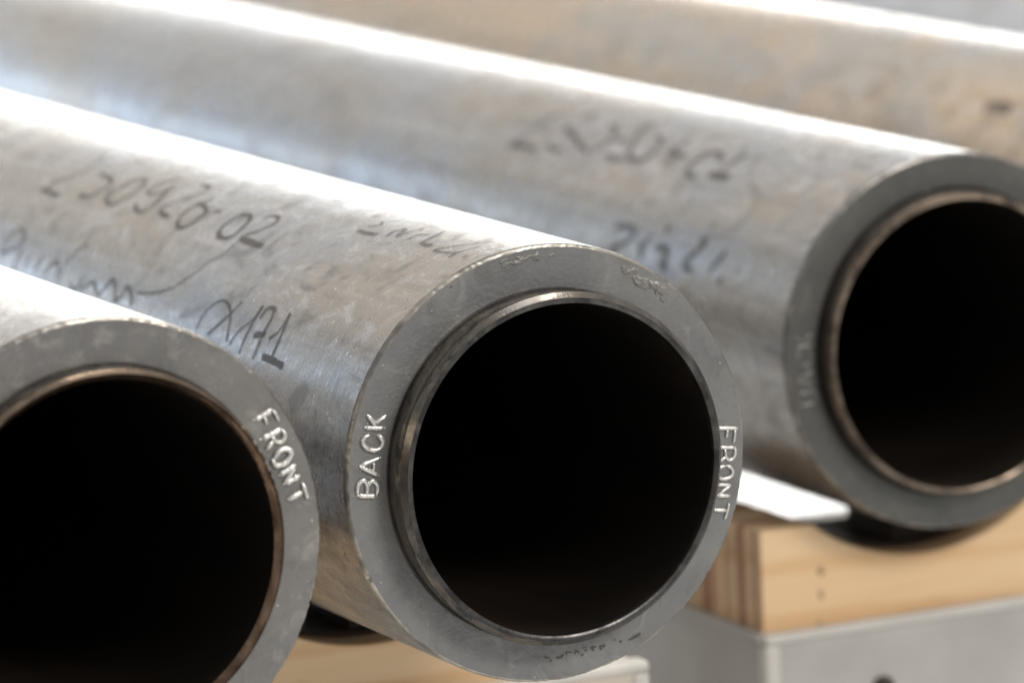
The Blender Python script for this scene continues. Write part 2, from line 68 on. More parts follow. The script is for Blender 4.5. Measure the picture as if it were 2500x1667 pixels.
BACK = [[([(-0.10454,-0.00242),(-0.10361,-0.00261),(-0.10228,-0.00288),(-0.10079,-0.00316),(-0.09936,-0.0034),(-0.0979,-0.00357),(-0.09635,-0.00373),(-0.09496,-0.00385),(-0.094,-0.00394)],1),([(-0.1044,-0.00162),(-0.10435,-0.00095),(-0.10429,3e-05),(-0.10418,0.00107),(-0.10396,0.00196),(-0.1036,0.00268),(-0.10314,0.00332),(-0.10263,0.00386),(-0.10213,0.00423),(-0.10163,0.00445),(-0.10111,0.00452),(-0.10061,0.00444),(-0.10017,0.00422),(-0.09981,0.00383),(-0.09949,0.00329),(-0.09924,0.00261),(-0.09908,0.0018),(-0.09905,0.00072),(-0.09913,-0.00061),(-0.09925,-0.00186),(-0.09932,-0.00272)],1),([(-0.09876,0.00131),(-0.09867,0.00154),(-0.09855,0.00188),(-0.09836,0.00225),(-0.09806,0.00259),(-0.09761,0.00296),(-0.09703,0.00337),(-0.0964,0.00366),(-0.0958,0.00367),(-0.09515,0.00333),(-0.09446,0.00273),(-0.09386,0.00196),(-0.09348,0.0011),(-0.09345,1e-05),(-0.09365,-0.0013),(-0.09393,-0.00253),(-0.09411,-0.00338)],1)],[([(-0.10245,0.012),(-0.10143,0.01224),(-0.09997,0.01259),(-0.09833,0.01297),(-0.09675,0.01334),(-0.09515,0.0137),(-0.09343,0.01408),(-0.09188,0.01442),(-0.09081,0.01465)],1),([(-0.10246,0.01177),(-0.10157,0.01126),(-0.1003,0.01051),(-0.09886,0.00968),(-0.09748,0.00888),(-0.09607,0.00809),(-0.09455,0.00724),(-0.09319,0.00648),(-0.09225,0.00596)],1),([(-0.09506,0.0129),(-0.09502,0.01255),(-0.09496,0.01204),(-0.09492,0.01145),(-0.09493,0.01084),(-0.09503,0.01015),(-0.09519,0.00938),(-0.09535,0.00867),(-0.09546,0.00818)],0.7)],[([(-0.09606,0.02643),(-0.09658,0.02636),(-0.09733,0.02627),(-0.09812,0.02611),(-0.09878,0.02585),(-0.09928,0.02543),(-0.09971,0.02488),(-0.10003,0.0243),(-0.10021,0.02375),(-0.10022,0.02327),(-0.10008,0.02281),(-0.09982,0.02234),(-0.09948,0.02185),(-0.09904,0.0213),(-0.0985,0.0207),(-0.09786,0.02013),(-0.09715,0.01966),(-0.09632,0.01927),(-0.09539,0.01893),(-0.09443,0.0187),(-0.09354,0.01862),(-0.0927,0.01874),(-0.09187,0.01901),(-0.09113,0.01939),(-0.09053,0.01985),(-0.09009,0.02041),(-0.08977,0.02109),(-0.08958,0.0218),(-0.08951,0.02245),(-0.08961,0.02304),(-0.08985,0.02361),(-0.09018,0.02415),(-0.09053,0.02462),(-0.09093,0.02504),(-0.09141,0.02542),(-0.09186,0.02573),(-0.09217,0.02595)],1)],[([(-0.09901,0.03064),(-0.09801,0.03046),(-0.09658,0.03019),(-0.09497,0.02991),(-0.09344,0.02965),(-0.09192,0.02941),(-0.0903,0.02918),(-0.08886,0.02898),(-0.08785,0.02884)],1),([(-0.09722,0.03677),(-0.09677,0.03619),(-0.09612,0.03536),(-0.09539,0.03443),(-0.0947,0.03352),(-0.09402,0.03259),(-0.09329,0.03158),(-0.09265,0.03067),(-0.0922,0.03004)],1),([(-0.08679,0.03507),(-0.08737,0.03477),(-0.08821,0.03434),(-0.08915,0.03387),(-0.09006,0.03342),(-0.091,0.03297),(-0.09202,0.0325),(-0.09294,0.03209),(-0.09357,0.0318)],1)]]
FRONT_C = [[([(0.09465,0.00679),(0.09586,0.00667),(0.0976,0.0065),(0.09949,0.00631),(0.10117,0.00611),(0.10266,0.0059),(0.1041,0.00566),(0.10534,0.00544),(0.10621,0.00529)],1),([(0.10471,0.00515),(0.1046,0.00448),(0.10443,0.00351),(0.10425,0.00245),(0.10408,0.00147),(0.10392,0.00055),(0.10376,-0.00039),(0.10362,-0.00121),(0.10353,-0.00179)],0.7),([(0.10044,0.00567),(0.10034,0.00529),(0.10019,0.00476),(0.10003,0.00416),(0.09987,0.00359),(0.09972,0.003),(0.09955,0.00237),(0.09941,0.0018),(0.09931,0.00141)],0.7)],[([(0.09483,-0.00309),(0.09581,-0.00319),(0.09722,-0.00335),(0.09877,-0.00352),(0.10016,-0.00369),(0.10144,-0.00385),(0.10272,-0.00402),(0.10384,-0.00418),(0.10462,-0.00428)],1),([(0.10444,-0.00426),(0.10429,-0.00512),(0.10409,-0.00636),(0.10381,-0.00765),(0.10342,-0.00865),(0.10286,-0.00932),(0.10217,-0.00983),(0.10145,-0.01014),(0.10079,-0.0102),(0.10018,-0.00998),(0.09957,-0.00949),(0.09905,-0.00883),(0.09867,-0.00806),(0.09848,-0.00706),(0.09845,-0.00583),(0.09848,-0.00466),(0.09849,-0.00386)],0.8),([(0.09867,-0.00806),(0.09838,-0.00827),(0.09796,-0.00856),(0.09747,-0.00889),(0.09695,-0.00919),(0.09634,-0.00948),(0.09563,-0.00978),(0.09498,-0.01005),(0.09452,-0.01023)],0.8)],[([(0.0987,-0.0129),(0.09919,-0.01307),(0.0999,-0.0133),(0.10063,-0.01361),(0.10122,-0.01402),(0.10166,-0.01456),(0.10202,-0.01522),(0.10226,-0.01592),(0.10231,-0.01657),(0.10214,-0.01719),(0.10177,-0.0178),(0.10128,-0.01835),(0.10072,-0.01879),(0.10007,-0.01911),(0.0993,-0.01934),(0.09849,-0.01946),(0.09771,-0.01949),(0.09693,-0.01942),(0.09612,-0.01926),(0.09537,-0.01898),(0.09477,-0.01859),(0.0943,-0.01801),(0.09395,-0.01727),(0.09373,-0.01649),(0.09369,-0.01577),(0.09386,-0.01507),(0.09421,-0.01437),(0.0947,-0.01375),(0.09529,-0.01328),(0.09609,-0.01303),(0.0971,-0.01293),(0.09805,-0.01292),(0.0987,-0.0129)],0.9)],[([(0.09343,-0.02202),(0.09419,-0.02211),(0.09528,-0.02225),(0.09649,-0.0224),(0.09758,-0.02254),(0.0986,-0.02267),(0.09962,-0.02279),(0.10052,-0.02291),(0.10115,-0.02299)],1),([(0.10101,-0.02329),(0.10038,-0.02356),(0.09948,-0.02394),(0.09846,-0.02439),(0.09748,-0.02484),(0.09649,-0.02534),(0.09543,-0.02591),(0.09448,-0.02643),(0.09382,-0.0268)],0.8),([(0.09319,-0.02758),(0.09383,-0.02766),(0.09475,-0.02777),(0.09578,-0.0279),(0.09675,-0.02803),(0.09773,-0.02815),(0.09876,-0.02828),(0.09968,-0.0284),(0.10032,-0.02848)],1)],[([(0.09111,-0.03462),(0.09174,-0.03472),(0.09266,-0.03487),(0.09369,-0.03503),(0.09466,-0.03519),(0.09563,-0.03534),(0.09666,-0.0355),(0.09758,-0.03565),(0.09822,-0.03575)],1),([(0.09969,-0.03211),(0.09945,-0.03279),(0.09911,-0.03377),(0.09872,-0.03488),(0.09833,-0.03598),(0.09791,-0.03714),(0.09744,-0.0384),(0.09701,-0.03955),(0.09671,-0.04035)],0.7)]]
FRONT_L = [[([(0.07803,0.05267),(0.07892,0.05303),(0.08018,0.05355),(0.0816,0.05414),(0.08294,0.0547),(0.08428,0.05525),(0.0857,0.05584),(0.08697,0.05636),(0.08785,0.05673)],1),([(0.08824,0.0565),(0.08851,0.05599),(0.08889,0.05527),(0.08931,0.05447),(0.08969,0.0537),(0.09004,0.05294),(0.0904,0.05214),(0.09072,0.05143),(0.09094,0.05093)],0.6),([(0.0837,0.05404),(0.0839,0.05318),(0.08418,0.05193),(0.08447,0.05067),(0.08467,0.04981)],0.6)],[([(0.08069,0.04317),(0.08172,0.04352),(0.08319,0.04402),(0.08484,0.04458),(0.0864,0.0451),(0.08797,0.04563),(0.08962,0.04619),(0.09109,0.04669),(0.09212,0.04704)],1.1),([(0.09212,0.04704),(0.09247,0.04638),(0.09298,0.04543),(0.09342,0.0444),(0.09353,0.04349),(0.09318,0.04266),(0.09253,0.04183),(0.09174,0.04116),(0.09097,0.0408),(0.09017,0.04086),(0.08929,0.04124),(0.08847,0.04177),(0.08785,0.0423),(0.08749,0.04288),(0.08732,0.04356),(0.08724,0.0442),(0.08718,0.04464)],0.8),([(0.08743,0.04198),(0.08713,0.0417),(0.08671,0.04129),(0.08623,0.04082),(0.08573,0.04031),(0.08518,0.03971),(0.08456,0.03902),(0.08399,0.03839),(0.0836,0.03795)],0.9)],[([(0.08735,0.03336),(0.08779,0.03396),(0.08843,0.03483),(0.08917,0.03573),(0.08992,0.03642),(0.0907,0.03686),(0.09153,0.03716),(0.09238,0.03733),(0.09319,0.03734),(0.09403,0.03716),(0.0949,0.03682),(0.09565,0.03636),(0.09612,0.03585),(0.09624,0.03525),(0.09611,0.03456),(0.09579,0.03383),(0.09536,0.03312),(0.09479,0.0324),(0.09406,0.03166),(0.09324,0.03099),(0.0924,0.03048),(0.0915,0.03016),(0.09052,0.02997),(0.08957,0.02992),(0.08876,0.02999),(0.0881,0.03023),(0.08754,0.03062),(0.08711,0.03109),(0.08684,0.03154),(0.08681,0.03202),(0.08698,0.03255),(0.0872,0.03303),(0.08735,0.03336)],1)],[([(0.0893,0.02522),(0.09011,0.02556),(0.09128,0.02605),(0.09258,0.02659),(0.09382,0.02711),(0.09506,0.02762),(0.09637,0.02817),(0.09754,0.02865),(0.09835,0.02899)],1),([(0.09811,0.02827),(0.09754,0.0276),(0.09671,0.02665),(0.09578,0.02557),(0.09488,0.02453),(0.09396,0.02343),(0.09296,0.02225),(0.09207,0.02118),(0.09144,0.02044)],0.8),([(0.09186,0.02077),(0.0926,0.02101),(0.09365,0.02135),(0.09484,0.02175),(0.09596,0.02213),(0.09708,0.02255),(0.09827,0.023),(0.09933,0.02341),(0.10007,0.02369)],1)],[([(0.09324,0.01306),(0.09394,0.01331),(0.09494,0.01368),(0.09606,0.01408),(0.09714,0.01445),(0.09825,0.01479),(0.09943,0.01513),(0.1005,0.01542),(0.10124,0.01563)],1),([(0.1011,0.02036),(0.10135,0.01957),(0.10172,0.01844),(0.10212,0.01719),(0.10247,0.01604),(0.10277,0.01494),(0.10306,0.01382),(0.1033,0.01283),(0.10347,0.01214)],0.8)]]
SCRIBBLE = [([(0.03977,-0.09467),(0.04041,-0.09452),(0.04133,-0.09431),(0.04236,-0.09405),(0.04335,-0.09376),(0.04433,-0.09338),(0.04537,-0.09294),(0.0463,-0.09252),(0.04695,-0.09224)],2),([(0.03493,-0.0944),(0.03519,-0.09456),(0.03557,-0.09479),(0.03595,-0.09503),(0.03621,-0.09519)],2.2),([(0.03144,-0.09351),(0.0318,-0.09352),(0.03232,-0.09354),(0.03284,-0.09355),(0.0332,-0.09356)],1),([(0.02695,-0.09551),(0.02623,-0.09557),(0.02518,-0.09566),(0.02413,-0.09576),(0.02342,-0.09582)],1.6),([(0.02385,-0.09588),(0.02392,-0.09626),(0.02403,-0.09681),(0.02414,-0.09736),(0.02421,-0.09774)],1.4),([(0.02423,-0.09734),(0.02473,-0.09704),(0.02547,-0.09661),(0.02621,-0.09617),(0.02671,-0.09588)],1),([(0.02167,-0.09558),(0.02109,-0.09559),(0.02024,-0.09559),(0.01944,-0.09565),(0.01903,-0.09581),(0.01918,-0.09616),(0.0197,-0.09665),(0.0203,-0.09713),(0.02071,-0.09745)],1.5),([(0.01644,-0.09485),(0.01599,-0.09495),(0.01533,-0.09509),(0.01467,-0.09524),(0.01422,-0.09534)],1),([(0.01573,-0.09595),(0.01585,-0.09618),(0.01603,-0.0965),(0.01621,-0.09682),(0.01634,-0.09704)],1.8),([(0.01453,-0.0982),(0.01426,-0.09836),(0.01385,-0.09861),(0.01345,-0.09885),(0.01318,-0.09901)],1.8),([(0.01236,-0.09769),(0.01205,-0.09732),(0.01159,-0.09676),(0.0111,-0.09625),(0.01069,-0.09605),(0.01038,-0.09632),(0.0101,-0.09689),(0.00988,-0.09751),(0.00973,-0.09793)],1.3),([(0.00847,-0.09675),(0.00786,-0.09658),(0.00697,-0.09634),(0.00607,-0.09614),(0.00544,-0.09612),(0.00517,-0.0964),(0.0051,-0.09687),(0.00513,-0.09735),(0.00515,-0.09769)],1.1),([(0.00321,-0.09701),(0.00293,-0.09734),(0.00252,-0.09782),(0.00211,-0.0983),(0.00183,-0.09863)],1.8),([(-0.00076,-0.09806),(-0.00024,-0.09814),(0.00054,-0.09824),(0.00131,-0.09835),(0.00184,-0.09843)],1.6),([(-0.00424,-0.09777),(-0.00485,-0.09761),(-0.00574,-0.09736),(-0.00664,-0.09712),(-0.00725,-0.09695)],1.3),([(-0.00298,-0.09875),(-0.00325,-0.09892),(-0.00365,-0.09916),(-0.00405,-0.0994),(-0.00432,-0.09957)],1.5)]
# ------------------------------------------------------------------ helpers
def tag(o, label=None, cat=None, group=None, kind=None):
    if label: o["label"] = label
    if cat: o["category"] = cat
    if group: o["group"] = group
    if kind: o["kind"] = kind
    return o
def empty(name, loc, label, cat, group=None):
    o = bpy.data.objects.new(name, None); COL.objects.link(o); o.location = loc
    o.empty_display_size = .05
    return tag(o, label, cat, group)
def mesh(name, vs, fs, mat, parent=None, smooth=False):
    me = bpy.data.meshes.new(name); me.from_pydata(vs, [], fs)
    me.materials.append(mat)
    if smooth: me.polygons.foreach_set('use_smooth', [True]*len(me.polygons))
    me.update()
    o = bpy.data.objects.new(name, me); COL.objects.link(o)
    if parent: o.parent = parent
    return o

class NT:
    def __init__(s, name):
        s.m = bpy.data.materials.new(name); s.m.use_nodes = True
        s.t = s.m.node_tree; s.b = s.t.nodes["Principled BSDF"]
        s.tc = s.t.nodes.new("ShaderNodeTexCoord").outputs["Object"]
    def n(s, typ, ins=None, **kw):
        x = s.t.nodes.new(typ)
        for k, v in kw.items(): setattr(x, k, v)
        for k, v in (ins or {}).items(): s.set(x.inputs[k], v)
        return x
    def set(s, sock, v):
        if isinstance(v, bpy.types.NodeSocket): s.t.links.new(v, sock)
        else: sock.default_value = v
    def math(s, op, a, b=0.0, clamp=False):
        x = s.n("ShaderNodeMath", {0: a, 1: b}, operation=op); x.use_clamp = clamp; return x.outputs[0]
    def noise(s, vec, scale, detail=4, rough=.55, dist=0):
        return s.n("ShaderNodeTexNoise", {"Vector": vec, "Scale": scale, "Detail": detail, "Roughness": rough, "Distortion": dist}).outputs[0]
    def ramp(s, f, lo, hi, a=0.0, b=1.0):
        x = s.n("ShaderNodeMapRange", {0: f, 1: lo, 2: hi, 3: a, 4: b}); return x.outputs[0]
    def mix(s, f, a, b):
        x = s.n("ShaderNodeMix", data_type='RGBA')
        s.set(x.inputs[0], f); s.set(x.inputs[6], a); s.set(x.inputs[7], b); return x.outputs[2]
    def map(s, vec, sc_, loc=(0,0,0)):
        return s.n("ShaderNodeMapping", {0: vec, 1: loc, 3: sc_}).outputs[0]
    def cylvec(s, seed=0.0):
        # (arc length, axial, radius) coordinates so texture runs round the pipe
        sp = s.n("ShaderNodeSeparateXYZ", {0: s.tc})
        # seam-free: use direction on unit circle scaled
        return s.map(s.tc, (1, 1, 1), (seed, seed*2.3, seed*.7))
    def bump(s, h, strength, dist):
        x = s.n("ShaderNodeBump", {"Strength": strength, "Distance": dist, "Height": h}); 
        s.set(s.b.inputs["Normal"], x.outputs[0]); return x

def c4(r, g, b): return (r, g, b, 1)

# pipe skin: ground mill-scale steel with blue-grey and tan patches
def skin_mat(name, seed, tan, grey=(.345,.356,.372), brown=(.36,.332,.295), rough=.27, mott=1.0):
    s = NT(name); v = s.cylvec(seed)
    big = s.noise(s.map(v, (7, 3.2, 7)), 1.0, 3, .5, .6)
    mid = s.noise(s.map(v, (26, 15, 26)), 1.0, 5, .62, 1.2)
    fine = s.noise(s.map(v, (240, 110, 240)), 1.0, 4, .6)
    streak = s.noise(s.map(v, (18, 900, 18)), 1.0, 3, .6)
    f = s.math('ADD', s.math('MULTIPLY', big, .7), s.math('MULTIPLY', mid, .3))
    f = s.ramp(f, .47 - tan*.18, .58 - tan*.18)
    col = s.mix(f, c4(*grey), c4(*brown))
    # lighter wiped blotches and dark stains
    b2 = s.noise(s.map(v, (34, 22, 34), (3.1, 0, 1.7)), 1.0, 6, .65, 2.0)
    col = s.mix(s.ramp(b2, .54, .62, 0, .5*mott), col, c4(.52, .53, .545))
    col = s.mix(s.ramp(b2, .45, .37, 0, .55*mott), col, c4(.15, .145, .14))
    b3 = s.noise(s.map(v, (11, 7, 11), (9.1, 4, 1.7)), 1.0, 4, .6, 1.4)
    col = s.mix(s.ramp(b3, .60, .70, 0, .5*mott), col, c4(.30, .235, .18))
    ax = s.noise(s.map(v, (95, 2.5, 95), (2, 7, 1)), 1.0, 4, .6, .3)
    col = s.mix(s.ramp(ax, .54, .70, 0, .32*mott), col, c4(.62, .62, .62))
    col = s.mix(s.ramp(ax, .44, .30, 0, .32*mott), col, c4(.20, .19, .175))
    pits = s.noise(s.map(v, (330, 150, 330), (1, 5, 2)), 1.0, 2, .5)
    pitm = s.math('MULTIPLY', s.ramp(pits, .69, .74), s.ramp(b2, .42, .56))
    col = s.mix(s.math('MULTIPLY', pitm, .7), col, c4(.08, .075, .07))
    s.set(s.b.inputs["Base Color"], col)
    s.b.inputs["Metallic"].default_value = .85
    r = s.math('ADD', s.ramp(b2, .3, .7, rough + .08, rough - .05), s.ramp(streak, .3, .7, -.05, .05))
    r = s.math('ADD', r, s.ramp(fine, .3, .7, -.04, .04))
    s.set(s.b.inputs["Roughness"], r)
    h = s.math('ADD', s.math('MULTIPLY', fine, .5), s.math('MULTIPLY', streak, .35))
    h = s.math('ADD', h, s.math('MULTIPLY', mid, 1.2))
    h = s.math('SUBTRACT', h, s.math('MULTIPLY', pitm, .9))
    s.bump(h, .22, .0009)
    return s.m

def face_mat(name, seed, base=(.205,.207,.208), light=(.34,.335,.32), patch=.25, rough=.47):
    s = NT(name); v = s.cylvec(seed)
    a = s.noise(s.map(v, (22, 22, 22)), 1, 4, .55, .7)
    b = s.noise(s.map(v, (70, 70, 70)), 1, 5, .65, .6)
    g = s.noise(s.map(v, (420, 420, 420)), 1, 3, .6)
    col = s.mix(s.ramp(a, .40, .66, 0, 1), c4(*base), c4(base[0]*1.22, base[1]*1.2, base[2]*1.15))
    col = s.mix(s.ramp(b, .56, .72, 0, patch), col, c4(*light))
    col = s.mix(s.ramp(b, .44, .30, 0, .30), col, c4(.12, .105, .085))
    cl = s.noise(s.map(v, (38, 38, 38), (7, 2, 5)), 1, 6, .7, 1.5)
    col = s.mix(s.ramp(cl, .56, .66, 0, .45), col, c4(base[0]*1.7, base[1]*1.66, base[2]*1.55))
    col = s.mix(s.ramp(cl, .43, .35, 0, .35), col, c4(base[0]*.62, base[1]*.6, base[2]*.56))
    sc_ = s.noise(s.map(v, (30, 30, 420), (1, 2, 5)), 1, 3, .7, .8)
    col = s.mix(s.ramp(sc_, .68, .74, 0, .35), col, c4(.42, .41, .39))
    sp = s.noise(s.map(v, (260, 260, 260), (4, 1, 2)), 1, 1, .5)
    col = s.mix(s.ramp(sp, .74, .78, 0, .7), col, c4(.6, .58, .55))
    col = s.mix(s.ramp(sp, .24, .21, 0, .7), col, c4(.06, .055, .05))
    s.set(s.b.inputs["Base Color"], col)
    s.b.inputs["Metallic"].default_value = .4
    s.set(s.b.inputs["Roughness"], s.ramp(b, .3, .7, rough + .07, rough - .07))
    h = s.math('ADD', s.math('MULTIPLY', g, .9), s.math('MULTIPLY', b, .55))
    h = s.math('ADD', h, s.math('MULTIPLY', s.ramp(sp, .74, .78), .8))
    s.bump(h, .5, .0008)
    return s.m

def metal(name, col, col2, rough, metallic=.9, scale=60, bump=.2, stretch=(1,1,1), seed=0, lo=.4, hi=.62):
    s = NT(name); v = s.cylvec(seed)
    a = s.noise(s.map(v, tuple(scale*k for k in stretch)), 1, 5, .65, .6)
    g = s.noise(s.map(v, (500, 500, 500)), 1, 2, .6)
    s.set(s.b.inputs["Base Color"], s.mix(s.ramp(a, lo, hi), c4(*col), c4(*col2)))
    s.b.inputs["Metallic"].default_value = metallic
    s.set(s.b.inputs["Roughness"], s.ramp(a, .3, .7, rough + .1, max(.05, rough - .08)))
    s.bump(s.math('ADD', s.math('MULTIPLY', g, .4), a), bump, .0006)
    return s.m

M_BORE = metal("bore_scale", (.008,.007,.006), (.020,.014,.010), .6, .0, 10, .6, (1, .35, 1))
M_BEAD = metal("weld_bead", (.70,.69,.66), (.84,.82,.79), .33, .8, 420, .3)
M_RIM = metal("rim_metal", (.22,.21,.195), (.56,.52,.45), .36, .9, 28, .5)
M_COLLAR = metal("collar_steel", (.07,.067,.063), (.24,.21,.175), .24, .85, 45, .3, (1, 2.2, 1), 3)
M_DARKC = metal("dark_scaled_collar", (.020,.018,.016), (.07,.06,.05), .45, .6, 45, .3, (1, 2.2, 1), 13)
M_LAND = metal("collar_land", (.045,.043,.042), (.12,.117,.113), .34, .85, 60, .35, seed=8)
M_COPPER = metal("copper_brown_collar", (.085,.052,.034), (.28,.185,.125), .17, .9, 40, .35, (1, 2.5, 1), 5)
M_COPPER2 = metal("worn_brown_collar", (.10,.08,.065), (.34,.27,.21), .34, .88, 50, .35, (1, 2, 1), 11)
M_WARM = metal("warm_polished_bevel", (.17,.12,.085), (.46,.35,.26), .17, .95, 40, .2, (1, 2.5, 1), 5)
M_RIMD = metal("dull_rim_metal", (.16,.155,.145), (.34,.33,.31), .4, .9, 60, .5)
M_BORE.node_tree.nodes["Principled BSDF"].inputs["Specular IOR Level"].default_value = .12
def ink(name, col, alpha):
    s = NT(name)
    a = s.noise(s.map(s.tc, (150, 90, 150)), 1, 4, .65)
    s.set(s.b.inputs["Base Color"], c4(*col))
    s.b.inputs["Roughness"].default_value = .5
    s.b.inputs["Metallic"].default_value = .2
    s.set(s.b.inputs["Alpha"], s.ramp(a, .32, .55, alpha*.75, alpha))
    return s.m
M_INK = ink("marker_ink", (.09,.08,.073), .74)
M_INKD = ink("grey_dirt", (.30,.21,.13), .4)
M_INKF = ink("faded_marker_ink", (.10,.088,.08), .62)

def wood_mat(name, c1, c2, seed):
    s = NT(name); v = s.map(s.tc, (1,1,1), (seed, seed*.3, seed*1.7))
    a = s.noise(s.map(v, (5, 40, 42)), 1, 5, .6, 1.0)
    g = s.noise(s.map(v, (22, 300, 420)), 1, 4, .6, .3)
    k = s.noise(s.map(v, (9, 9, 16)), 1, 2, .5, .5)
    f = s.math('ADD', s.math('MULTIPLY', a, .75), s.math('MULTIPLY', g, .25))
    col = s.mix(s.ramp(f, .30, .75), c4(*c1), c4(*c2))
    wv = s.n("ShaderNodeTexWave", {"Vector": s.map(v, (1.2, 6, 9), (0, 0, seed)), "Scale": 1.2, "Distortion": 7.0, "Detail": 3.0, "Detail Scale": .8}, wave_type='BANDS', bands_direction='Z').outputs[1]
    col = s.mix(s.ramp(wv, .70, 1.0, 0, .5), col, c4(c2[0]*.92, c2[1]*.80, c2[2]*.66))
    col = s.mix(s.ramp(k, .66, .78, 0, .5), col, c4(c2[0]*.5, c2[1]*.42, c2[2]*.36))
    s.set(s.b.inputs["Base Color"], col)
    s.b.inputs["Roughness"].default_value = .62
    s.bump(s.math('ADD', g, a), .35, .0008)
    return s.m
M_PLY = [wood_mat("pine_veneer", (.82,.60,.37), (.73,.49,.27), 1.0),
         wood_mat("pale_pine_veneer", (.72,.52,.33), (.60,.40,.23), 4.0),
         wood_mat("reddish_veneer", (.44,.24,.12), (.34,.16,.08), 7.0)]
M_GLUE = wood_mat("dark_glue_line", (.20,.09,.045), (.13,.055,.03), 2.0)
def paint(name, col, rough, seed=0):
    s = NT(name); v = s.map(s.tc, (1,1,1), (seed, 0, seed))
    a = s.noise(s.map(v, (9, 9, 9)), 1, 4, .6); g = s.noise(s.map(v, (260,)*3), 1, 3, .6)
    col2 = tuple(q*.78 for q in col)
    c = s.mix(s.ramp(a, .35, .7), c4(*col), c4(*col2))
    c = s.mix(s.ramp(g, .66, .74, 0, .4), c, c4(.12, .11, .10))
    s.set(s.b.inputs["Base Color"], c); s.b.inputs["Roughness"].default_value = rough
    s.bump(g, .3, .0006); return s.m
M_BEAM = paint("grey_painted_steel", (.50,.485,.46), .42)
M_BEAM_C = paint("cream_painted_steel", (.62,.56,.48), .42, 3)
M_EDGE = paint("worn_pale_edge", (.62,.60,.56), .35, 5)
M_SADDLE_SHADE = paint("dark_saddle_shade", (.06,.040,.024), .7, 2)  # near-black brown stands in for the shade inside the saddles
M_BOLT = metal("dark_bolt", (.05,.045,.04), (.12,.1,.08), .4, .8)
M_FLOOR = paint("pale_concrete", (.80,.80,.79), .38, 9)

# ------------------------------------------------------------------ lathe
R = .11
def lathe(name, prof, mat, parent, seg=384, wob=None, closed=False):
    """prof: list of (radius, y). wob(ang, ring_index) -> (dr, dy)"""
    vs = []; fs = []
    for k, (r, y) in enumerate(prof):
        for i in range(seg):
            a = 2*math.pi*i/seg
            dr, dy = wob(a, k) if wob else (0, 0)
            vs.append(((r+dr)*math.cos(a), y+dy, (r+dr)*math.sin(a)))
    for k in range(len(prof)-1):
        for i in range(seg):
            j = (i+1) % seg
            fs.append((k*seg+i, k*seg+j, (k+1)*seg+j, (k+1)*seg+i))
    o = mesh(name, vs, fs, mat, parent, True)
    return o

def tube_strokes(name, strokes, r, mat, parent, seed=1, lift=.35):
    """weld bead: half-sunk bumpy tubes in the plane y = 0, strokes in (x, z)"""
    rnd = random.Random(seed); vs = []; fs = []; N = 10
    for pts, wd in strokes:
        P = [Vector((x, 0, z)) for x, z in pts]
        Q = []
        for a, b in zip(P[:-1], P[1:]):
            n = max(1, int((b-a).length/.0006))
            for k in range(n): Q.append(a.lerp(b, k/n))
        Q.append(P[-1])
        base = len(vs)
        for i, q in enumerate(Q):
            t = (Q[min(i+1, len(Q)-1)] - Q[max(i-1, 0)]).normalized()
            s = t.cross(Vector((0, 1, 0)))
            end = min(i, len(Q)-1-i)
            ef = [.35, .78, .95, 1][min(end, 3)]
            rr = r*wd*ef*(1 + .22*noise.noise(q*900 + Vector((seed, 0, 0))) + rnd.uniform(-.05, .05))
            for k in range(N):
                a = 2*math.pi*k/N
                vs.append(tuple(q + s*(rr*math.cos(a)) + Vector((0, -1, 0))*(rr*.95*math.sin(a) + r*lift*ef)))
        for i in range(len(Q)-1):
            for k in range(N):
                k2 = (k+1) % N
                fs.append((base+i*N+k, base+i*N+k2, base+(i+1)*N+k2, base+(i+1)*N+k))
        fs.append(tuple(base+k for k in range(N))); fs.append(tuple(base+(len(Q)-1)*N+k for k in reversed(range(N))))
    return mesh(name, vs, fs, mat, parent, True)

def ribbons(name, strokes, wid, mat, parent, off=.00018, flat=False, rr=R, seed=0):
    """ink strokes hugging the pipe skin (y, theta) or the end face (x, z)"""
    vs = []; fs = []
    for si, (pts, wd) in enumerate(strokes):
        o_ = off + .00003*(si % 5)
        L = []
        for a, b in pts:
            L.append(Vector((a, b, 0)) if flat else Vector((a, b*rr, 0)))
        base = len(vs); n = len(L)
        for i in range(n):
            t = L[min(i+1, n-1)] - L[max(i-1, 0)]
            if t.length < 1e-9: t = Vector((1, 0, 0))
            t.normalize(); s = Vector((-t.y, t.x, 0))
            h = wid*wd*.5*(1 + .35*noise.noise(Vector((L[i].x*220, L[i].y*220, si*3.1+seed))))
            if i in (0, n-1): h *= .7
            for q in (L[i]+s*h, L[i]-s*h):
                if flat: vs.append((q.x, -o_, q.y))
                else:
                    th = q.y/rr; vs.append(((rr+o_)*math.cos(th), q.x, (rr+o_)*math.sin(th)))
        for i in range(n-1):
            fs.append((base+2*i, base+2*i+1, base+2*i+3, base+2*i+2))
    return mesh(name, vs, fs, mat, parent, True)

